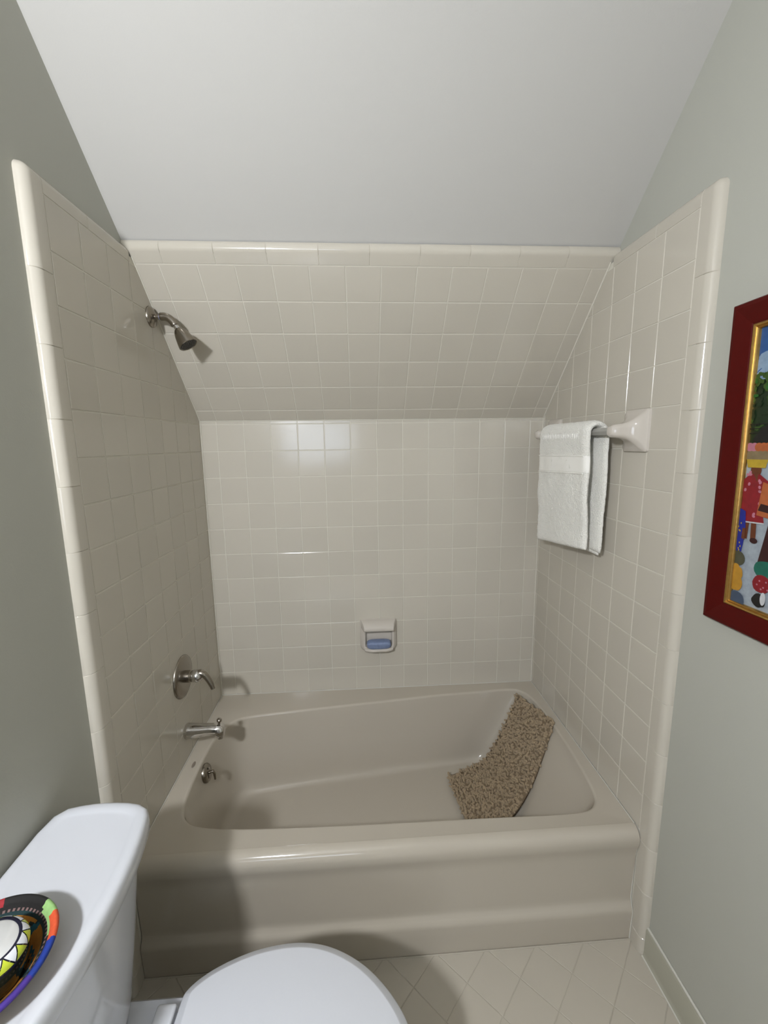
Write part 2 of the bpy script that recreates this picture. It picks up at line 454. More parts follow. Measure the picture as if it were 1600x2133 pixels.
# ------------------------------------------------------------------ bathtub
tub = empty('bathtub', (W/2, -.41, 0))
tag(tub, 'beige alcove bathtub with a stepped front apron, set between three tiled walls', 'bathtub')
def tchild(o): o.parent = tub; o.matrix_parent_inverse = Matrix.Translation(-Vector(tub.location)); return o
OF = [((.057, -.437), (.115, -.43)), ((.062, -.55), (.12, -.53)), ((.072, -.625), (.13, -.595)), ((.096, -.672), (.16, -.635)), ((.15, -.70), (.21, -.65)),
      ((.29, -.718), (.33, -.655)), ((.604, -.728), (.62, -.66)), ((1.026, -.734), (.95, -.66)), ((1.258, -.738), (1.12, -.655)), ((1.365, -.734), (1.20, -.64)),
      ((1.410, -.712), (1.24, -.61)), ((1.434, -.665), (1.255, -.56)), ((1.448, -.56), (1.26, -.48)), ((1.456, -.42), (1.26, -.38)), ((1.455, -.27), (1.26, -.27)),
      ((1.445, -.15), (1.25, -.19)), ((1.42, -.085), (1.22, -.145)), ((1.369, -.058), (1.17, -.125)), ((1.21, -.065), (1.05, -.135)), ((.988, -.080), (.88, -.15)),
      ((.717, -.108), (.68, -.17)), ((.373, -.143), (.37, -.205)), ((.20, -.163), (.23, -.225)), ((.125, -.185), (.165, -.24)), ((.083, -.235), (.135, -.275)), ((.062, -.32), (.12, -.35))]
OC = catmull([o for o, f in OF], 6); FC = catmull([f for o, f in OF], 6)
NT = len(OC)
ctr = Vector((.75, -.41))
XA, XB, YA_, YBK = .001, W-.001, -.788, -.001
def outer(p):
    d = p-ctr; t = 1e9
    if d.x > 0: t = min(t, (XB-ctr.x)/d.x)
    if d.x < 0: t = min(t, (XA-ctr.x)/d.x)
    if d.y > 0: t = min(t, (YBK-ctr.y)/d.y)
    if d.y < 0: t = min(t, (YA_-ctr.y)/d.y)
    return ctr+d*t
outr = [outer(p) for p in OC]
for cn in ((XA, YA_), (XB, YA_), (XB, YBK), (XA, YBK)):
    k = min(range(NT), key=lambda i: (outr[i]-Vector(cn)).length); outr[k] = Vector(cn)
def nrm(i):
    t = (OC[(i+1) % NT]-OC[i-1]).normalized(); return Vector((-t.y, t.x))   # candidate inward normal
sgn = 1 if (ctr-OC[0]).dot(nrm(0)) > 0 else -1
rings = [[Vector((p.x, p.y, H+.0)) for p in outr]]
# slightly raised lip round the walls then deck
rings.append([Vector((*(outr[i].lerp(OC[i], .08)), H-.001)) for i in range(NT)])
R0 = .011
for k in range(0, 7):
    th = k/6*PI/2*.93
    rings.append([Vector((*(OC[i]+nrm(i)*sgn*(-R0*.7+R0*math.sin(th))), H-.002-R0*(1-math.cos(th)))) for i in range(NT)])
DEP = .315
def bas(i, s):
    p0 = Vector((*(OC[i]+nrm(i)*sgn*(R0*.3)), H-.002-R0*.92)); f = FC[i]
    pf = Vector((f.x, f.y, H-DEP)); return p0, pf
for k in range(1, 8):
    s = k/8
    rings.append([bas(i, 0)[0].lerp(bas(i, 0)[1], s*.86) for i in range(NT)])
fillet_a = [bas(i, 0)[0].lerp(bas(i, 0)[1], .86) for i in range(NT)]
fc = Vector((.70, -.41))
for k in range(0, 9):
    t = k/8; row = []
    for i in range(NT):
        a = fillet_a[i]; b = bas(i, 0)[1]; f = FC[i]; inn = f.lerp(fc, .05+.02/max(.1, (f-fc).length)); c = Vector((inn.x, inn.y, H-DEP))
        row.append(a*(1-t)**2+b*2*t*(1-t)+c*t*t)
    rings.append(row)
for s in (.3, .6, .9): rings.append([Vector((rings[-1][i].x+(fc.x-rings[-1][i].x)*.35, rings[-1][i].y+(fc.y-rings[-1][i].y)*.35, H-DEP-.0005)) for i in range(NT)])
V, F = grid(rings, closed_u=True); F.append(tuple(range(len(V)-NT, len(V))))
basin = mesh_obj('basin', V, F, TUBM)
fix_normals(basin)
bmv = basin.data.polygons[0].normal.z
if bmv < 0: basin.data.flip_normals()
tchild(basin)
# apron
pr = []
for k in range(0, 9):
    th = k/8*PI/2; pr.append((YA_-.032*math.sin(th), H-.032*(1-math.cos(th))))
pr += [(-.8195, H-.045), (-.817, H-.058), (-.811, H-.075), (-.808, H-.10), (-.806, H-.18), (-.804, H-.245), (-.804, H-.258), (-.806, H-.266), (-.812, H-.275), (-.816, H-.281), (-.8185, H-.288), (-.819, H-.298), (-.817, H-.33), (-.814, 0.0)]
xs = [XA+.0005, XA+.01]+[.05+.1*k for k in range(14)]+[W-.04, XB-.004, XB-.0005]
rows = [[(x, p[0], p[1]) for p in pr] for x in xs]
V, F = grid(rows); ap = fix_normals(mesh_obj('apron', V, F, TUBM), .9)
if ap.data.polygons[12].normal.y > 0: ap.data.flip_normals()
tchild(ap)
for nm, pts in (('caulk', [(.002, -.78, H+.001), (.002, -.002, H+.001)]), ('caulk', [(.0, -.0015, H+.001), (W, -.0015, H+.001)]), ('caulk', [(W-.002, -.002, H+.001), (W-.002, -.79, H+.001)]),
                ('caulk', [(W-.0015, -.817, H-.035), (W-.0015, -.806, H-.10), (W-.0015, -.804, H-.25), (W-.0015, -.818, H-.29), (W-.0015, -.815, .0)])):
    tchild(tube(nm, pts, .0017, CAULK, None, 8))
tchild(tube('caulk', [(.0, -.8165, .0005), (W, -.8165, .0005)], .0022, FLOORG, None, 8))
# maker's mark on the left deck
mk = mesh_obj('maker_mark', [(.034+.005*math.cos(a*PI/8), -.44+.016*math.sin(a*PI/8), H+.0012) for a in range(16)], [tuple(range(16))], mat('mark_grey', (128, 118, 106), .3)); mk.data.materials[0] = MATS['mark_grey']; tchild(mk)
# overflow plate with trip lever
ofc = Vector((.071, -.425, H-.050)); od = Vector((.98, 0, .2)).normalized()
tchild(lathe('overflow_plate', [(.034, -.004), (.034, .003), (.030, .008), (.018, .012), (0.001, .013)], ofc, od, NICKEL, None, 32))
tchild(tube('trip_lever', [ofc+od*.010, ofc+od*.026+Z*.002, ofc+od*.031-Z*.012, ofc+od*.032-Z*.034], [.006, .0055, .005, .004], NICKEL, None, 12))
tchild(lathe('screw', [(.004, 0), (.004, .003), (.001, .004)], ofc+od*.010+Z*.018, od, CHROME, None, 12))

# ------------------------------------------------------------------ tub filler, valve, shower head
SYV = -.385
sp = empty('tub_spout', (0, SYV-.01, H+.105)); tag(sp, 'polished nickel tub spout with a pull-up diverter knob, low on the left tile wall', 'spout')
def kid(o, root): o.parent = root; o.matrix_parent_inverse = Matrix.Translation(-Vector(root.location)); return o
spy, spz = SYV-.012, H+.108
prof = [(0.0, .027, .027, 0), (.004, .029, .029, 0), (.012, .0285, .0285, 0), (.05, .025, .0245, .001), (.09, .0225, .021, .003), (.112, .0225, .022, .001), (.128, .022, .025, -.004), (.138, .018, .022, -.006), (.142, .010, .013, -.008)]
rings = [[Vector((x, spy+ry*math.cos(2*PI*j/28), spz+dz+rz*math.sin(2*PI*j/28)*(1.0 if math.sin(2*PI*j/28) > 0 else 1.0))) for j in range(28)] for x, ry, rz, dz in prof]
kid(loft('spout_body', rings, CHROME), sp)
kid(lathe('outlet', [(.014, 0), (.0145, .012), (.012, .016), (.010, .010)], (.124, spy, spz-.018), (0, 0, -1), CHROME, None, 24), sp)
kid(lathe('diverter_knob', [(.0045, 0), (.0045, .014), (.009, .018), (.0095, .024), (.007, .027), (.001, .028)], (.122, spy, spz+.017), (.12, 0, 1), NICKEL, None, 20), sp)
va = empty('shower_valve', (0, SYV, H+.323)); tag(va, 'round brushed nickel shower valve with a curved lever handle, above the tub spout', 'faucet')
vz = H+.323
kid(lathe('valve_plate', [(.078, 0), (.078, .003), (.075, .007), (.066, .010), (.04, .0125), (.026, .013)], (0, SYV, vz), X, NICKEL, None, 48), va)
kid(lathe('valve_sleeve', [(.022, .010), (.022, .030), (.020, .032), (.020, .046)], (0, SYV, vz), X, NICKEL, None, 32), va)
kid(lathe('handle_hub', [(.021, .036), (.0225, .040), (.0225, .058), (.018, .068), (.008, .073), (.001, .074)], (0, SYV, vz), X, CHROME, None, 32), va)
hp = catmull([(.052, SYV, vz+.006), (.068, SYV, vz+.010), (.082, SYV, vz+.001), (.094, SYV, vz-.018), (.104, SYV, vz-.042), (.107, SYV, vz-.053)], 4, False)
kid(tube('lever_handle', hp, [.015-.0075*i/(len(hp)-1) if i < len(hp)-4 else .0085 for i in range(len(hp))], NICKEL, None, 18), va)
sh = empty('wall_shower', (0, -.362, H+1.584)); tag(sh, 'brushed nickel shower head on a short bent arm, high on the left tile wall', 'shower head')
sy, sz = -.362, H+1.584
kid(lathe('escutcheon', [(.033, 0), (.033, .004), (.030, .008), (.018, .013), (.011, .015)], (0, sy, sz), X, NICKEL, None, 36), sh)
kid(tube('shower_arm', [(0.0, sy, sz), (.018, sy, sz+.0005), (.036, sy, sz+.001)], .0085, NICKEL, None, 20), sh)
kid(tube('thread_tape', [(.0285, sy, sz+.0005), (.0315, sy, sz+.0005)], .0091, mat('pale_tape', (150, 152, 190), .5), None, 20), sh)
ap_ = catmull([(.030, sy, sz+.001), (.046, sy, sz+.001), (.060, sy, sz-.005), (.072, sy, sz-.018), (.077, sy, sz-.028)], 4, False)
kid(tube('elbow', ap_, [.0105]+[.0125]*(len(ap_)-2)+[.0105], NICKEL, None, 20), sh)
hd = Vector((.52, -.05, -.85)).normalized(); h0 = Vector((.076, sy, sz-.024))
kid(lathe('swivel', [(.009, 0), (.009, .020), (.011, .022)], h0, hd, CHROME, None, 24), sh)
kid(lathe('bell', [(.010, .016), (.014, .019), (.019, .027), (.0235, .040), (.0275, .055), (.0305, .068), (.0315, .075), (.030, .0765), (.028, .0745)], h0, hd, NICKEL, None, 40), sh)
fcx, fcy, _ = frame_of(hd); fo = h0+hd*.0745
spray = kid(lathe('spray_face', [(.0285, -.002), (.0285, .000), (.001, .0008)], fo, hd, DARKM, None, 36), sh)
nv, nf = [], []
for rr_, nn in ((.006, 6), (.012, 11), (.018, 16), (.0235, 22)):
    for k in range(nn):
        a = 2*PI*k/nn+rr_*90; c = fo+fcx*rr_*math.cos(a)+fcy*rr_*math.sin(a); b0 = len(nv)
        for d, q in ((.0008, .0013), (.0028, .0008)):
            for j in range(6): nv.append(c+hd*d+fcx*q*math.cos(j*PI/3)+fcy*q*math.sin(j*PI/3))
        nf += [(b0+j, b0+(j+1) % 6, b0+6+(j+1) % 6, b0+6+j) for j in range(6)]+[tuple(range(b0+6, b0+12))]
nz = kid(mesh_obj('nozzle', nv, nf, mat('nozzle_rubber', (92, 90, 84), .5), None, False), spray); nz['kind'] = 'stuff'

# ------------------------------------------------------------------ soap dish and soap
sd = empty('soap_dish', (.745, 0, H+.19)); tag(sd, 'glazed ceramic soap dish with a grab bar, fixed to the back tile wall', 'soap dish')
# back plate ring with opening
def rrect(cx, cz, hw, ht, hb, r, n=6, rb=None):
    rb = rb or r; pts = []
    for (sx, szn, rr_, h) in ((1, -1, rb, hb), (1, 1, r, ht), (-1, 1, r, ht), (-1, -1, rb, hb)):
        a0 = {(1, -1): -PI/2, (1, 1): 0, (-1, 1): PI/2, (-1, -1): PI}[(sx, szn)]
        for k in range(n+1):
            a = a0+k/n*PI/2; pts.append((cx+sx*(hw-rr_)+rr_*math.cos(a), cz+szn*(h-rr_)+rr_*math.sin(a)))
    return pts
def ringy(pts, y): return [Vector((p[0], y, p[1])) for p in pts]
cx, cz = .745, H+.272
rg = [ringy(rrect(cx, cz, .086, .082, .076, .012, rb=.032), .004), ringy(rrect(cx, cz, .086, .082, .076, .012, rb=.032), -.006), ringy(rrect(cx, cz, .083, .079, .074, .012, rb=.032), -.010),
      ringy(rrect(cx, cz, .074, .070, .071, .014, rb=.030), -.024), ringy(rrect(cx, cz, .070, .066, .069, .014, rb=.028), -.027), ringy(rrect(cx, cz, .064, .060, .061, .014, rb=.026), -.027),
      ringy(rrect(cx, cz, .061, .057, .058, .014, rb=.024), -.023), ringy(rrect(cx, cz, .059, .055, .055, .012, rb=.02), -.002)]
kid(loft('dish_body', rg, CERAM, None, False, True), sd)
# tray lip at the bottom
tr = [[Vector((cx+u*.066, yy, zz)) for (yy, zz) in ((-.004, cz-.040), (-.030, cz-.052), (-.046, cz-.050), (-.052, cz-.054), (-.050, cz-.062), (-.034, cz-.070), (-.010, cz-.073), (-.002, cz-.073))] for u in (-1, -.9, -.5, 0, .5, .9, 1)]
for i, row in enumerate(tr):
    u = abs((-1, -.9, -.5, 0, .5, .9, 1)[i]); s = 1-.30*max(0, u-.6)/.4
    for v in row: v.y = v.y*s if v.y < -.01 else v.y
tv, tf = grid(tr, closed_u=True); k = 8; tf += [tuple(range(k)), tuple(range(len(tv)-k, len(tv)))]
kid(fix_normals(mesh_obj('tray', tv, tf, CERAM), 1.2), sd)
hpf = [(-.003, .081), (-.020, .080), (-.040, .071), (-.052, .061), (-.0565, .050), (-.053, .041), (-.043, .038), (-.022, .043), (-.003, .047)]
hr = []
for u in (-1, -.985, -.9, -.5, 0, .5, .9, .985, 1):
    q = 1 if abs(u) < .99 else .93
    hr.append([Vector((cx+u*(.085-.30*abs(y_)**1.0*(1 if abs(y_) > .01 else .3)), y_*q, cz+.060+(z_-.060)*q)) for y_, z_ in hpf])
kid(loft('dish_hood', hr, CERAM, None, sharp=1.3), sd)
so = bpy.data.meshes.new('soap_bar'); bm = bmesh.new(); bmesh.ops.create_cube(bm, size=1)
for v in bm.verts: v.co = Vector((v.co.x*.112, v.co.y*.040, v.co.z*.038))
bmesh.ops.subdivide_edges(bm, edges=bm.edges[:], cuts=7, use_grid_fill=True)
for v in bm.verts:
    a = Vector((v.co.x/.056, v.co.y/.020, v.co.z/.019)); m_ = (abs(a.x)**4+abs(a.y)**4+abs(a.z)**4)**.25
    if m_ > 0: a = a/m_*max(abs(a.x), abs(a.y), abs(a.z))
    v.co = Vector((a.x*.056, a.y*.020, a.z*.019)); v.co += v.co.normalized()*.0012*noise.noise(v.co*70)
bm.to_mesh(so); bm.free(); so.materials.append(SOAPM); so.polygons.foreach_set('use_smooth', [True]*len(so.polygons))
soap = bpy.data.objects.new('soap_bar', so); COL.objects.link(soap); soap.location = (cx, -.030, cz-.0305); soap.rotation_euler = (math.radians(12), 0, 0)
tag(soap, 'worn light blue bar of soap lying in the ceramic soap dish', 'soap')

# ------------------------------------------------------------------ towel bar
tb = empty('towel_bar', (W, -.39, H+1.193)); tag(tb, 'grey towel bar between two flared ceramic posts on the right tile wall', 'towel bar')
BX, BZ = W-.066, H+1.193
def post(yc, ysoc):
    rings = []
    for t, hw, hh, r, in ((0, .054, .061, .006), (.007, .054, .061, .008), (.011, .0505, .057, .010), (.014, .044, .050, .014), (.020, .036, .041, .016), (.030, .0285, .031, .016), (.042, .024, .0245, .015), (.054, .0225, .0215, .015), (.066, .0215, .020, .014), (.078, .019, .018, .013), (.086, .013, .013, .009), (.088, .006, .006, .004)):
        ym = yc+(ysoc-yc)*min(1, (t/.05))**.8
        n = 6; pts = []
        for (sx, sz_) in ((1, -1), (1, 1), (-1, 1), (-1, -1)):
            a0 = {(1, -1): -PI/2, (1, 1): 0, (-1, 1): PI/2, (-1, -1): PI}[(sx, sz_)]
            for k in range(n+1):
                a = a0+k/n*PI/2; pts.append(Vector((W-t, ym+sx*(hw-r)+r*math.cos(a), BZ+sz_*(hh-r)+r*math.sin(a)+(0 if t > .03 else 0.0))))
        rings.append(pts)
    return kid(loft('post', rings, CERAM, None, True, True, sharp=.6), tb)
post(-.650, -.648); post(-.125, -.130)
rings = [[Vector((BX+.0125*math.cos(a)*(1.0), y, BZ+.0125*math.sin(a))) for a in [PI/6*0+k*PI/3 for k in range(6)]] for y in (-.645, -.130)]
kid(loft('bar', rings, BARM, None, True, True, smooth=False), tb)

# ------------------------------------------------------------------ towel folded over the bar
tw = empty('hand_towel', (BX, -.39, H+.78)); tag(tw, 'white terry hand towel folded over the grey towel bar on the right wall', 'towel')
def front_prof(t):       # centre line of the cloth over the bar: t 0 = front hem, 1 = back hem
    L1, Lc, L2 = .43, .055, .405
    s = t*(L1+Lc+L2)
    if s < L1: return Vector((BX-.026+.010*(1-s/L1)**1.0, BZ-(L1-s))), Vector((-1, 0))
    if s < L1+Lc:
        a = (s-L1)/Lc*PI; return Vector((BX+.003-.029*math.cos(a), BZ+.026*math.sin(a))), Vector((-math.cos(a), math.sin(a)))
    s -= L1+Lc; return Vector((BX+.032+.003*math.sin(s*9), BZ-s)), Vector((1, 0))
def cloth(name, ya, yb, t0, t1, th, m, nt_, ny, wob=.004, hemtilt=.0, off=0, seed=0):
    rings = []
    for j in range(ny+1):
        y = ya+(yb-ya)*j/ny; ring = []
        for sgn_ in (1, -1):
            for i in range(nt_+1):
                ii = i if sgn_ == 1 else nt_-i
                t = t0+(t1-t0)*ii/nt_; c, n = front_prof(t)
                qe = min(1.0, (min(j, ny-j)+.15)/(3.0*ny/40)); end = math.sqrt(max(.02, 1-(1-qe)**2)); qt = min(1.0, (min(ii, nt_-ii)+.15)/3.0) if nt_ > 20 else 1; e2_ = math.sqrt(max(.02, 1-(1-qt)**2))
                d = th*.5*end*e2_
                fl = (t < .46)
                w_ = wob*noise.noise(Vector((y*9+seed, c[1]*7, 3+seed)))*min(1, abs(t-.5)*5)
                dy = .006*noise.noise(Vector((c[1]*11, j/ny*2, 9+seed)))
                zz = c[1]
                if fl: zz += hemtilt*((ya-y)/(ya-yb))*max(0, (.46-t)/.46)
                hf = (.0013*noise.noise(Vector((y*150, c[1]*150, 5+sgn_)))+.0016*noise.noise(Vector((y*45, c[1]*45, 2)))) if m is TOWEL else 0
                d += hf
                ring.append(Vector((c[0]+n[0]*(sgn_*d+off)+w_*(1 if fl else .35), y+dy, zz+n[1]*(sgn_*d+off))))
        rings.append(ring)
    return kid(loft(name, rings, m, None, True, True, True, 2.5), tw)
TY0, TY1 = -.195, -.552
tf1 = cloth('terry_fold', TY0, TY1, 0, 1, .023, TOWEL, 200, 80, .009, .045)
cloth('terry_fold', TY0-.010, TY1-.022, .55, .985, .014, TOWEL, 50, 40, .005, .0, off=-.008, seed=4)
def tz(dz): return (.43-dz)/(.43+.055+.405)
cloth('woven_band', TY0+.0005, TY1-.0005, tz(.145), tz(.083), .0245, TOWELB, 10, 40, .009, .045)
for zz in (.083, .146):
    c, n = front_prof(tz(zz)); pts = []
    for j in range(27):
        y = TY0+(TY1-TY0)*j/26; w_ = .009*noise.noise(Vector((y*9, c[1]*7, 3)))*min(1, abs(tz(zz)-.5)*5)
        pts.append((c[0]-.0128+w_, y+.006*noise.noise(Vector((c[1]*11, j/13, 9))), c[1]+.045*(j/26)*(.46-tz(zz))/.46))
    kid(tube('hem_seam', pts[1:-1], .0020, TOWELB, None, 6), tf1)
fv, ff = [], []
for k in range(22):    # gathered ridges just under the fold
    y = TY0-.045-.0125*k-.002*random.random(); c, n = front_prof(tz(.0)); b0 = len(fv)
    for (dz, dx, hw) in ((.002, .0115, .001), (-.004, .0142, .0024), (-.014, .0138, .0022), (-.020, .0115, .001)):
        for q in (-1, 0, 1): fv.append((c[0]-dx+(.0045 if q else -.0005), y+q*hw, BZ+dz-.002))
    for r in range(3):
        for q in range(2): ff.append((b0+r*3+q, b0+r*3+q+1, b0+r*3+q+4, b0+r*3+q+3))
kid(mesh_obj('gathered_stitching', fv, ff, TOWELB), tw)['kind'] = 'stuff'

# ------------------------------------------------------------------ shaggy bath mat draped in the tub
mt = empty('bath_mat', (1.16, -.34, H-DEP)); tag(mt, 'small brown chenille bath mat draped down the sloping end of the tub', 'bath mat')
# centre line in (x,z) over the slope, and the two long edges in plan
SHp = dict()
def mat_pt(s, t):        # s 0 floor end -> 1 rim end ; t 0 far edge -> 1 near edge
    far = [Vector((1.035, -.235, H-.307)), Vector((1.13, -.205, H-.305)), Vector((1.215, -.178, H-.285)), Vector((1.285, -.155, H-.205)), Vector((1.345, -.130, H-.105)), Vector((1.395, -.106, H-.006))]
    near = [Vector((1.065, -.530, H-.307)), Vector((1.16, -.505, H-.305)), Vector((1.252, -.465, H-.280)), Vector((1.335, -.425, H-.195)), Vector((1.402, -.375, H-.100)), Vector((1.468, -.318, H+.002))]
    def ev(c):
        k = s*5; i = min(4, int(k)); f = k-i
        g = lambda q: c[max(0, min(5, q))]
        p0, p1, p2, p3 = g(i-1), g(i), g(i+1), g(i+2)
        return .5*((2*p1)+(p2-p0)*f+(2*p0-5*p1+4*p2-p3)*f*f+(3*p1-p0-3*p2+p3)*f**3)
    return ev(far).lerp(ev(near), t)
def mat_n(s, t):
    a = mat_pt(min(1, s+.01), t)-mat_pt(max(0, s-.01), t); b = mat_pt(s, 1)-mat_pt(s, 0)
    n = a.cross(b).normalized(); return n if n.z > 0 else -n
NS, NTT = 30, 14
top = [[mat_pt(i/NS, j/NTT)+mat_n(i/NS, j/NTT)*.014 for j in range(NTT+1)] for i in range(NS+1)]
bot = [[mat_pt(i/NS, j/NTT)+mat_n(i/NS, j/NTT)*.004 for j in range(NTT+1)] for i in range(NS+1)]
bv, bf = grid(top); v2, f2 = grid(bot); nb = len(bv)
bf = bf+[tuple(q+nb for q in f[::-1]) for f in f2]; bv = bv+v2; K = NTT+1
edge = [j for j in range(K)]+[i*K+NTT for i in range(1, NS+1)]+[NS*K+j for j in range(NTT-1, -1, -1)]+[i*K for i in range(NS-1, 0, -1)]
for a, b in zip(edge, edge[1:]+edge[:1]): bf.append((a, nb+a, nb+b, b))
kid(fix_normals(mesh_obj('mat_backing', bv, bf, PILEB)), mt)
pv, pf = [], []
def tuft(base, d, L, r):
    x, y, d = frame_of(d); b0 = len(pv); S = 6
    side_ = (x*math.cos(random.random()*6.28)+y*math.sin(random.random()*6.28))*L*.35
    for (h, q) in ((0, .75), (.35, 1.0), (.72, .95), (.95, .55)):
        c = base+d*(L*h)+side_*h*h
        for j in range(S): pv.append(c+x*(r*q*math.cos(j*2*PI/S))+y*(r*q*math.sin(j*2*PI/S)))
    for k in range(3):
        for j in range(S): pf.append((b0+k*S+j, b0+k*S+(j+1) % S, b0+(k+1)*S+(j+1) % S, b0+(k+1)*S+j))
    pf.append(tuple(range(b0+3*S, b0+4*S)))
for i in range(60):
    for j in range(31):
        s = (i+.5+random.uniform(-.45, .45))/60; t = (j+.5+random.uniform(-.45, .45))/31
        p = mat_pt(s, t)+mat_n(s, t)*.009; n = mat_n(s, t)
        tx = (mat_pt(s, 1)-mat_pt(s, 0)).normalized(); sx = (mat_pt(min(1, s+.02), t)-mat_pt(max(0, s-.02), t)).normalized()
        out = tx*((t-.5)*1.1)+sx*((s-.5)*.7)
        d = n*random.uniform(.35, 1.0)+tx*random.uniform(-.9, .9)+sx*random.uniform(-1.0, .5)+out*.8*(1 if random.random() < .6 else 0)
        if d.dot(n) < .25: d += n*.4
        tuft(p, d, random.uniform(.013, .021), random.uniform(.0036, .0054))
kid(mesh_obj('chenille_pile', pv, pf, PILE), mt)['kind'] = 'stuff'

# ------------------------------------------------------------------ toilet
CY = -1.232
to = empty('toilet', (.3, CY, 0)); tag(to, 'white toilet with its lid closed, standing against the left wall in the foreground', 'toilet')
def tank_outline(sx, y_half, xf, z, xb=-.012, bow=.030, n=14, rc=.03, endbow=.0):
    pts = []
    # front edge from far (+y) to near (-y)
    N = 20
    for k in range(N+1):
        u = 1-2*k/N; pts.append((xf+bow*(1-u*u), CY+u*(y_half-rc*.25)))
    for k in range(1, 8):
        u = k/8; pts.append((xf+(xb-xf)*u+0.0, CY-y_half-endbow*math.sin(PI*u)))
    for k in range(0, 9):
        u = 1-2*k/8; pts.append((xb, CY-u*(y_half-rc*.3)))
    for k in range(1, 8):
        u = k/8; pts.append((xb+(xf-xb)*u, CY+y_half+endbow*math.sin(PI*u)))
    p = [Vector(q) for q in pts]; 
    for it in range(sx): p = [p[i]*.5+p[i-1]*.25+p[(i+1) % len(p)]*.25 for i in range(len(p))]
    return [Vector((q.x, q.y, z)) for q in p]
ZL = H+.385
def off(pts, d, z):      # shrink outline toward inside by d
    n = len(pts); out = []
    for i in range(n):
        a, b, c = pts[i-1], pts[i], pts[(i+1) % n]; t = (c-a); nn = Vector((-t.y, t.x, 0)).normalized()
        cc = Vector((.1, CY, 0))-b
        if nn.dot(cc) < 0: nn = -nn
        q = b+nn*d; out.append(Vector((q.x, q.y, z)))
    return out
base = tank_outline(1, .214, .194, 0, endbow=.014)
rg = [off(base, .012, ZL-.046), off(base, .003, ZL-.045), off(base, 0, ZL-.040), off(base, -.001, ZL-.018), off(base, .001, ZL-.007), off(base, .005, ZL-.002), off(base, .010, ZL-.0005), off(base, .021, ZL-.0005), off(base, .027, ZL-.003), off(base, .033, ZL-.0045)]
kid(loft('tank_lid', rg, PORC, None, True, True, True, 1.2), to)
def body(z, k): 
    return [Vector((p.x, p.y, z)) for p in tank_outline(3, .196-.050*k, .180-.030*k, z, xb=.0+.012*k, bow=.030, endbow=.008)]
rg = [body(ZL-.045, 0), body(ZL-.10, .15), body(H+.15, .5), body(H+.02, .9), body(H-.005, 1.0), off(body(H-.015, 1.0), .02, H-.018)]
kid(loft('tank', rg, PORC, None, True, True, True, 1.0), to)
HW = [(.272, .104), (.285, .122), (.32, .146), (.375, .168), (.43, .181), (.494, .186), (.55, .180), (.60, .164), (.65, .137), (.69, .104), (.72, .070), (.742, .034), (.750, .0)]
def seat_outline(z, d=0.0, k=1.0, x0=None):
    far = [(x, CY+h) for x, h in HW]; near = [(x, CY-h) for x, h in HW[:-1][::-1]]
    p = [Vector(q) for q in far+near]
    fine = catmull(p[:], 5, False); 
    fine = [fine[0].lerp(fine[-1], -.0)]+fine[1:]
    nn = 10; a, b = fine[-1], fine[0]; fine += [a.lerp(b, q/nn) for q in range(1, nn)]
    for it in range(2): fine = [fine[i]*.5+fine[i-1]*.25+fine[(i+1) % len(fine)]*.25 for i in range(len(fine))]
    c = Vector((.50, CY)); out = []
    n = len(fine)
    for i in range(n):
        t = fine[(i+1) % n]-fine[i-1]; q = Vector((-t.y, t.x)).normalized()
        if q.dot(c-fine[i]) < 0: q = -q
        w_ = fine[i]+q*d; w_ = c+(w_-c)*k
        out.append(Vector((w_.x, w_.y, z)))
    return out
zt = H+.028
rg = [seat_outline(zt-.020, .010), seat_outline(zt-.019, .003), seat_outline(zt-.016, .0), seat_outline(zt-.012, .0005), seat_outline(zt-.009, .003), seat_outline(zt-.002, .0155), seat_outline(zt-.0004, .0175), seat_outline(zt, .0195)]
kid(loft('seat_lid', rg, PLAST, None, True, True, True, 1.2), to)
rg = [seat_outline(zt-.040, .014), seat_outline(zt-.038, .006), seat_outline(zt-.032, .003), seat_outline(zt-.024, .003), seat_outline(zt-.0195, .010)]
kid(loft('seat', rg, PLAST, None, True, True, True, 1.2), to)
for sgn_ in (1, -1):
    kid(box('hinge', (.226, CY+sgn_*.075-.02, H-.020), (.266, CY+sgn_*.075+.02, H+.018), PLAST, None, .007, 3), to)
def bowl(z, kx, ky, cx_=.47, xr=None):
    o = seat_outline(z, .012); return [Vector((cx_+(p.x-.50)*kx, CY+(p.y-CY)*ky, z)) for p in o]
rg = [bowl(H-.012, .97, .97, .495), bowl(H-.020, 1.0, 1.0, .495), bowl(H-.045, .99, .98, .49), bowl(H-.10, .93, .88, .47), bowl(H-.17, .84, .72, .44), bowl(H-.24, .76, .58, .42), bowl(H-.31, .80, .54, .41), bowl(.02, .86, .56, .40), bowl(0.0, .88, .58, .40)]
kid(loft('bowl', rg, PORC, None, True, True, True, 1.0), to)
# deck behind the seat that carries the tank, and the trap housing beneath
def deck(z, hy, x1, x0=.005, r=.04):
    pts = []
    for k in range(7): a = k/6*PI/2; pts.append((x1-r+r*math.cos(a) , CY+hy-r+r*math.sin(a)))
    for k in range(7): a = PI/2+k/6*PI/2; pts.append((x0+r+r*math.cos(a), CY+hy-r+r*math.sin(a)))
    for k in range(7): a = PI+k/6*PI/2; pts.append((x0+r+r*math.cos(a), CY-hy+r+r*math.sin(a)))
    for k in range(7): a = 1.5*PI+k/6*PI/2; pts.append((x1-r+r*math.cos(a), CY-hy+r+r*math.sin(a)))
    return [Vector((p[0], p[1], z)) for p in pts]
rg = [deck(H-.021, .115, .38), deck(H-.016, .122, .39, r=.045), deck(H-.022, .128, .395, r=.05), deck(H-.05, .128, .39, r=.05), deck(H-.10, .105, .38, .02), deck(H-.18, .085, .36, .04), deck(.05, .10, .36, .07), deck(0, .105, .36, .07)]
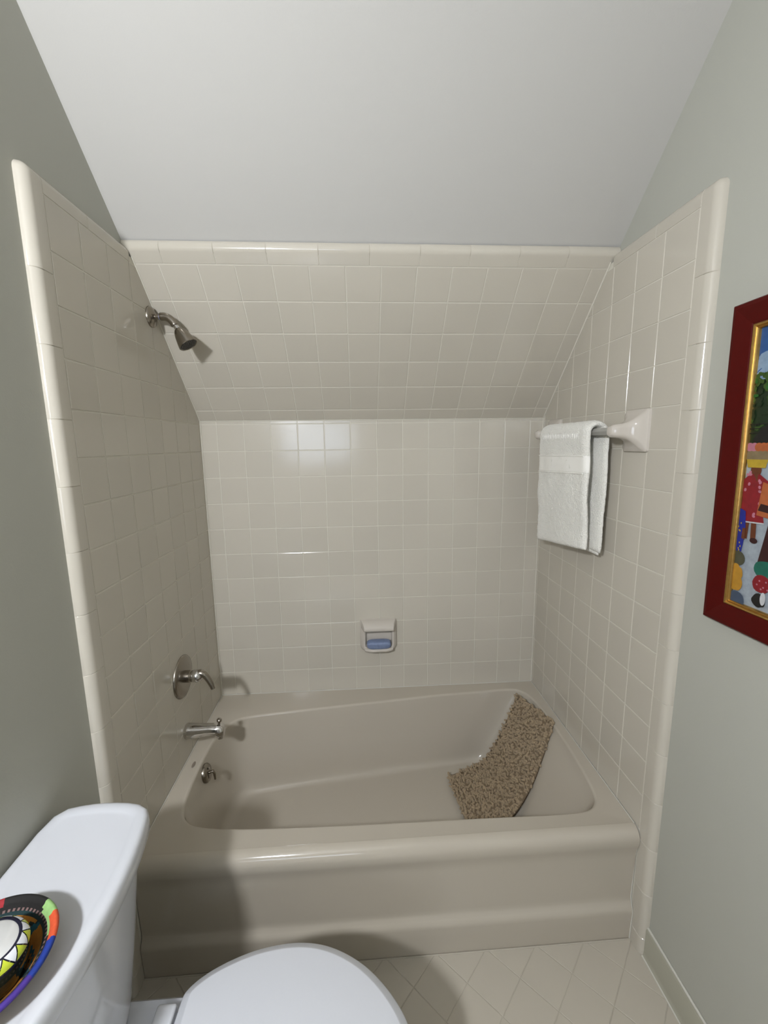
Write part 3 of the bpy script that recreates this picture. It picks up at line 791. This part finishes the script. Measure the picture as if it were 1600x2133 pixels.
kid(loft('bowl_deck', rg, PORC, None, True, True, True, 1.0), to)
for sgn_ in (1, -1): kid(lathe('bolt_cap', [(.012, 0), (.012, .008), (.006, .014), (.001, .015)], (.26, CY+sgn_*.118, .0), Z, PLAST, None, 16), to)

# ------------------------------------------------------------------ coiled basket with jar on the tank lid
BC = Vector((.098, -1.335, ZL-.0025))
bk = empty('coiled_bowl', BC); tag(bk, 'shallow coiled bowl in black, ochre, teal and blue on the toilet tank lid', 'bowl')
cols = dict(black=(18, 16, 14), ochre=(176, 116, 34), teal=(16, 88, 104), dteal=(14, 46, 48), green=(142, 182, 112), orange=(206, 82, 44), blue=(24, 52, 138), purple=(66, 42, 130), red=(150, 34, 40), tan=(152, 124, 72), speck=(120, 96, 92))
cn = list(cols); cm = [mat('coil_'+k, v, .8, vary=(160, .18), bump=(300, .4, .001)) for k, v in cols.items()]
SEG = 144; NR = 17
def bprof(k, inner):       # k 0..1 centre to rim
    r = .034+.057*k if k >= 0 else .034*(1+k); z = .040*(max(0, k)**1.6)
    return r, z
verts, faces, mi = [], [], []
def ring_color(k, ang, inner):
    a = math.degrees(ang) % 360
    if k > .93:
        if 62 <= a < 108: return 'black'
        if 45 <= a < 62: return 'green'
        if 18 <= a < 45: return 'orange'
        if a < 18 or a >= 348: return 'blue'
        if 322 <= a < 348: return 'purple'
        if 300 <= a < 322: return 'red'
        if 108 <= a < 150: return 'red'
        return ('tan', 'teal', 'black', 'green', 'orange')[int(a/31) % 5]
    if not inner:
        return 'tan' if int(k*13) % 3 else 'speck'
    if k > .87: return 'green' if 25 < a < 60 else 'black'
    if k > .84: return 'speck' if (int(a*1.2) % 2) else 'black'
    if k > .75: return 'dteal'
    w_ = (a+38*k*2.2) % 60
    e = .30+.38*abs(w_-30)/30
    if k > e+.12: return 'ochre'
    if k > e-.02: return 'teal' if (int((a+38*k*2.2)/60) % 2) else 'dteal'
    if k > e-.14: return 'ochre'
    return 'black' if k > .1 else 'dteal'
path = []
for q in range(0, 3): path.append((.012*(q+1), .0045, -.9, True))
NI = 34
for q in range(NI+1):
    k = q/NI; r, z = bprof(k, True); wv = .0009*math.cos(q*PI); path.append((r-.003+wv, z+.005, k, True))
r, z = bprof(1, True)
path += [(r+.0005, z+.0085, 1, True), (r+.004, z+.0085, 1, True), (r+.0065, z+.005, 1, False), (r+.005, z+.001, 1, False)]
for q in range(NI, -1, -1):
    k = q/NI; r, z = bprof(k, False); wv = .0009*math.cos(q*PI); path.append((r+.003+wv, z+.0, min(k, .92), False))
path.append((.02, 0, 0, False)); path.append((.002, 0, 0, False))
for (r, z, k, inn) in path:
    for j in range(SEG): a = 2*PI*j/SEG; verts.append((BC.x+r*math.cos(a), BC.y+r*math.sin(a), BC.z+z))
for i in range(len(path)-1):
    for j in range(SEG):
        faces.append((i*SEG+j, i*SEG+(j+1) % SEG, (i+1)*SEG+(j+1) % SEG, (i+1)*SEG+j))
        mi.append(cn.index(ring_color((path[i][2]+path[i+1][2])/2 if path[i][2] >= 0 else 0, 2*PI*(j+.5)/SEG, path[i+1][3] and path[i][3] or path[i][2] >= 1)))
faces.append(tuple(range(SEG))); mi.append(0); faces.append(tuple(range(len(verts)-SEG, len(verts)))); mi.append(0)
bo = mesh_obj('coil_weave', verts, faces, cm, None, True, mi); kid(fix_normals(bo), bk)
# jar
JC = Vector((.116, -1.338, ZL+.005)); JR = .046; JH = .070
jr = empty('candle_jar', JC); tag(jr, 'dark glass jar with lime and white triangles round its lid, in the coiled bowl', 'jar')
JAX = Vector((.10, .02, 1)).normalized()
kid(lathe('jar_glass', [(.026, 0), (.034, .002), (.040, .008), (.0445, .022), (.046, .038), (.0455, .048), (.044, .054)], JC, JAX, GLASS_DK, None, 48), jr)
kid(lathe('jar_lid', [(.0435, .054), (.0445, .058), (.043, .066), (.038, .0705), (.030, .073), (.016, .0745), (.001, .075)], JC, JAX, SILV, None, 48), jr)
jx, jy, _ = frame_of(JAX)
def jp(r, h, a): return JC+JAX*h+jx*(r*math.cos(a))+jy*(r*math.sin(a))
tri = []
NTt = 13
for k in range(NTt):
    a0 = 2*PI*k/NTt; a1 = 2*PI*(k+1)/NTt; am = (a0+a1)/2
    for pts, m_ in (([(.0452, .0570, a0), (.0452, .0570, a1), (.0355, .0731, am)], LIME), ([(.0355, .0731, am), (.0355, .0731, am+2*PI/NTt), (.0452, .0570, a1)], WHITE_E)):
        # curved triangle following the lid edge
        V = []; cc = Vector((sum(p[0] for p in pts)/3, sum(p[1] for p in pts)/3, sum(p[2] for p in pts)/3))
        N = 5
        idx = {}
        for i in range(N+1):
            for j in range(N+1-i):
                u, v = i/N, j/N; w_ = 1-u-v
                q = [pts[0][c]*w_+pts[1][c]*u+pts[2][c]*v for c in range(3)]
                q = [cc[c]+(q[c]-cc[c])*.86 for c in range(3)]
                s = (q[1]-.0570)/(.0731-.0570); rr_ = .0452-.0097*s**1.8+.0012; hh = .0570+.0161*(s**.80)+.0008
                idx[(i, j)] = len(V); V.append(jp(rr_, hh, q[2]))
        F = []
        for i in range(N):
            for j in range(N-i):
                F.append((idx[i, j], idx[i+1, j], idx[i, j+1]))
                if j < N-i-1: F.append((idx[i+1, j], idx[i+1, j+1], idx[i, j+1]))
        o = mesh_obj('triangle_inlay', V, F, m_)
        if o.data.polygons[0].normal.dot(JAX) < 0: o.data.flip_normals()
        kid(o, jr)
kid(lathe('navy_band', [(.0440, .0550), (.0446, .0567), (.0442, .0622), (.0424, .0675), (.0390, .0710), (.0362, .0722), (.0335, .0724)], JC, JAX, NAVY, None, 48, caps=(False, False)), jr)

# ------------------------------------------------------------------ framed painting on the right wall
pc = empty('framed_picture', (XR, -1.25, H+1.1)); tag(pc, 'market scene painting in a dark red frame with gold inner edge, on right wall', 'picture')
PWD, PHT = .62, .705
def P3(u, v, d): return Vector((XR-d, -.942-u, H+.750+v))        # u toward the room, v up, d off the wall
def ringp(i_, d): return [P3(i_, i_, d), P3(PWD-i_, i_, d), P3(PWD-i_, PHT-i_, d), P3(i_, PHT-i_, d)]
def frame_part(name, prof, m, sm=False):
    V, F = grid([ringp(i_, d) for i_, d in prof], closed_u=True); o = fix_normals(mesh_obj(name, V, F, m, None, sm), .5)
    return kid(o, pc)
frame_part('frame', [(0, .0), (0, .020), (.003, .0235), (.010, .0245), (.046, .0195), (.050, .0175), (.050, .004)], REDF)
frame_part('gold_edge', [(.0495, .014), (.0500, .0195), (.0525, .0215), (.0550, .0205), (.0565, .0175), (.0585, .0185), (.0600, .0165), (.0610, .0120), (.0610, .004)], GOLD, True)
# the painting itself: flat paint on board
pal = [('paint_ground', (176, 186, 194)), ('paint_sky', (38, 92, 158)), ('paint_cloud', (150, 178, 206)), ('paint_leaf', (58, 92, 26)), ('paint_leaf_dark', (18, 44, 16)), ('paint_black', (22, 20, 20)),
       ('paint_red', (150, 20, 34)), ('paint_pink', (206, 130, 150)), ('paint_skin', (112, 56, 28)), ('paint_yellow', (206, 172, 48)), ('paint_basket', (146, 126, 92)), ('paint_orange', (196, 104, 56)),
       ('paint_blue', (22, 40, 150)), ('paint_olive', (84, 82, 62)), ('paint_gourd', (204, 150, 46)), ('paint_slate', (72, 88, 112)), ('paint_green', (34, 104, 32)), ('paint_teal', (24, 112, 92)), ('paint_maroon', (56, 14, 16)), ('paint_white', (222, 224, 226)), ('paint_water', (70, 130, 190))]
pn = [a for a, b in pal]; pm = [flat(a, b) for a, b in pal]
qv, qf, qm = [], [], []; lay = [0]
U0, V0 = .060, .060; UW, VH = PWD-.12, PHT-.12
def pp(u, v): return P3(U0+u, V0+v, .0100+lay[0]*.000007)
def poly2(pts, c):
    pts = [(max(0, min(UW, u)), max(0, min(VH, v))) for u, v in pts]
    b0 = len(qv); qv.extend(pp(u, v) for u, v in pts); qf.append(tuple(range(b0, b0+len(pts)))); qm.append(pn.index(c)); lay[0] += 1
def ell(u, v, a, b, c, rot=0, n=18, wob=0):
    s = random.random()*9; pts = []
    for k in range(n):
        t = 2*PI*k/n; w_ = 1+wob*noise.noise(Vector((math.cos(t)*1.5, math.sin(t)*1.5, s))); x_, y_ = a*w_*math.cos(t), b*w_*math.sin(t)
        pts.append((u+x_*math.cos(rot)-y_*math.sin(rot), v+x_*math.sin(rot)+y_*math.cos(rot)))
    poly2(pts, c)
poly2([(0, 0), (UW, 0), (UW, VH), (0, VH)], 'paint_ground')
poly2([(0, .455), (UW, .455), (UW, VH), (0, VH)], 'paint_sky')
for k in range(14): ell(random.uniform(0, UW), random.uniform(.49, .535), random.uniform(.03, .08), random.uniform(.008, .018), 'paint_cloud', random.uniform(-.3, .4), wob=.5)
ell(.02, .525, .05, .012, 'paint_cloud', .6, wob=.4); ell(.05, .50, .07, .016, 'paint_cloud', .3, wob=.4)
poly2([(0, .33), (UW, .33), (UW, .48), (0, .48)], 'paint_leaf_dark')
for k in range(300):
    ell(random.uniform(0, UW), random.uniform(.375, .497), random.uniform(.004, .013), random.uniform(.003, .009), 'paint_leaf' if random.random() < .5 else 'paint_leaf_dark', random.random()*3, 12, .6)
for k in range(30): ell(random.uniform(0, .09), random.uniform(.43, .495), .007, .004, 'paint_leaf' if k % 2 else 'paint_green', k, 9, .5)
ell(.085, .345, .02, .02, 'paint_water', wob=.3)
for k in range(5): ell(.052+.1*k, .375, .045, .016, 'paint_black', .5, wob=.2)
def woman(u, v, s, dress, spots=True, head=True):
    if head:
        ell(u, v+(.118)*s*.68, .012*s, .016*s, 'paint_skin'); poly2([(u-.02*s, v+(.125)*s*.68), (u+.02*s, v+(.125)*s*.68), (u+.024*s, v+(.150)*s*.68), (u-.024*s, v+(.150)*s*.68)], 'paint_yellow')
        poly2([(u-.028*s, v+(.150)*s*.68), (u+.026*s, v+(.150)*s*.68), (u+.022*s, v+(.185)*s*.68), (u-.024*s, v+(.185)*s*.68)], 'paint_basket')
        for k in range(5): ell(u-.02*s+.010*s*k, v+(.188)*s*.68, .009*s, .009*s, 'paint_pink' if k < 2 else 'paint_orange')
        for k in range(3): poly2([(u-.027*s, v+(.156+.009*k)*s), (u+.025*s, v+(.156+.009*k)*s), (u+.025*s, v+(.158+.009*k)*s), (u-.027*s, v+(.158+.009*k)*s)], 'paint_black')
    poly2([(u+.004*s, v-(.10)*s*.68), (u+.016*s, v-(.10)*s*.68), (u+.014*s, v-(.045)*s*.68), (u+.002*s, v-(.045)*s*.68)], 'paint_skin'); ell(u+.012*s, v-(.102)*s*.68, .009*s, .006*s, 'paint_maroon')
    poly2([(u-.014*s, v-(.10)*s*.68), (u-.004*s, v-(.10)*s*.68), (u-.002*s, v-(.045)*s*.68), (u-.014*s, v-(.045)*s*.68)], 'paint_skin')
    poly2([(u-.030*s, v-(.050)*s*.68), (u+.030*s, v-(.046)*s*.68), (u+.030*s, v-(.042)*s*.68), (u-.030*s, v-(.046)*s*.68)], 'paint_white')
    poly2([(u-.030*s, v-(.045)*s*.68), (u+.030*s, v-(.042)*s*.68), (u+.020*s, v+(.03)*s*.68), (u+.034*s, v+(.055)*s*.68), (u+.030*s, v+(.085)*s*.68), (u+.010*s, v+(.105)*s*.68), (u-.012*s, v+(.105)*s*.68), (u-.030*s, v+(.085)*s*.68), (u-.024*s, v+(.02)*s*.68)], dress)
    poly2([(u+.020*s, v+(.046)*s*.68), (u+.036*s, v+(.046)*s*.68), (u+.036*s, v+(.050)*s*.68), (u+.020*s, v+(.052)*s*.68)], 'paint_white')
    poly2([(u-.004*s, v+(.106)*s*.68), (u+.006*s, v+(.106)*s*.68), (u+.005*s, v+(.080)*s*.68)], 'paint_skin')
    if spots:
        for k in range(12): ell(u+random.uniform(-.02, .02)*s, v+random.uniform(-.03, .08)*s, .004*s, .003*s, 'paint_pink', random.random()*3, 7)
woman(.026, .214, 1.0, 'paint_red')
ell(.088, .300, .028, .030, 'paint_green', wob=.2)
poly2([(.038, .20), (.075, .195), (.08, .26), (.045, .27)], 'paint_orange'); poly2([(.04, .21), (.08, .205), (.08, .22), (.045, .225)], 'paint_maroon')
for q in (.16, .27, .38, .47): woman(q, .23+.02*math.sin(q*40), 1.0, ('paint_blue', 'paint_yellow', 'paint_red', 'paint_teal')[int(q*10) % 4])
poly2([(0, .11), (.012, .105), (.016, .135), (.018, .165), (.014, .205), (0, .21)], 'paint_blue'); poly2([(.010, .145), (.018, .143), (.018, .168), (.011, .168)], 'paint_skin')
for k in range(8): ell(random.uniform(.001, .011), random.uniform(.115, .20), .0014, .0022, 'paint_yellow', 0, 7)
poly2([(.052, .095), (.085, .10), (.085, .195), (.068, .19)], 'paint_maroon')
for bx, s_ in ((0, 0), (.115, 1), (.21, 0), (.31, 1), (.40, 0)):
    ell(bx+.008, .100, .017, .016, 'paint_olive', -.5); ell(bx+.004, .072, .011, .014, 'paint_gourd', -.3, wob=.2); ell(bx+.015, .068, .008, .014, 'paint_gourd', .2, wob=.2)
    ell(bx+.009, .044, .017, .018, 'paint_gourd', wob=.1); ell(bx+.012, .006, .022, .020, 'paint_slate', wob=.1)
    ell(bx+.070, .088, .024, .020, 'paint_teal', wob=.2); ell(bx+.068, .058, .020, .019, 'paint_red', wob=.1)
    for k in range(6): ell(bx+.058+.006*k*.8, .055+.01*math.sin(k*2.), .002, .002, 'paint_pink', 0, 7)
    ell(bx+.066, .022, .016, .014, 'paint_black', .3, wob=.2); ell(bx+.074, .028, .006, .014, 'paint_white')
po = mesh_obj('painted_scene', qv, qf, pm, None, False, qm)
for f in (0,):
    if po.data.polygons[0].normal.x > 0: po.data.flip_normals()
kid(po, pc)
kid(box('backing_board', (XR-.009, -.942-PWD+.02, H+.75+.02), (XR-.001, -.962, H+.75+PHT-.02), mat('board', (120, 100, 74), .8), None), pc)
# picture hangs a touch out of plumb
pc.rotation_euler = (math.radians(-.9), 0, 0)

# ------------------------------------------------------------------ invented globe lamp and fittings behind the photographer, placed to match the shadows
lamp = empty('invented_lamp', LAMP_POS); tag(lamp, 'invented round frosted globe lamp, unseen behind the photographer, placed to match the shadows', 'lamp')
sv = (LAMP_POS.x, LAMP_POS.y, LAMP_POS.z)
GL = mat('frosted_globe', (250, 246, 236), .4, emis=((244, 247, 253), LAMP_POWER))
bm = bmesh.new(); bmesh.ops.create_icosphere(bm, subdivisions=3, radius=.062); me = bpy.data.meshes.new('globe'); bm.to_mesh(me); bm.free(); me.materials.append(GL)
me.polygons.foreach_set('use_smooth', [True]*len(me.polygons)); g = bpy.data.objects.new('globe', me); COL.objects.link(g); g.parent = lamp
kid(lathe('lamp_cap', [(.03, .066), (.032, .075), (.02, .09), (.008, .10)], LAMP_POS, Z, NICKEL, None, 24), lamp)
kid(tube('lamp_rod', [LAMP_POS+Z*.095, Vector((sv[0], sv[1], zc-.01))], .006, NICKEL, None, 10), lamp)
kid(lathe('ceiling_rose', [(.05, 0), (.05, .012), (.02, .02)], (sv[0], sv[1], zc), -Z, NICKEL, None, 24), lamp)
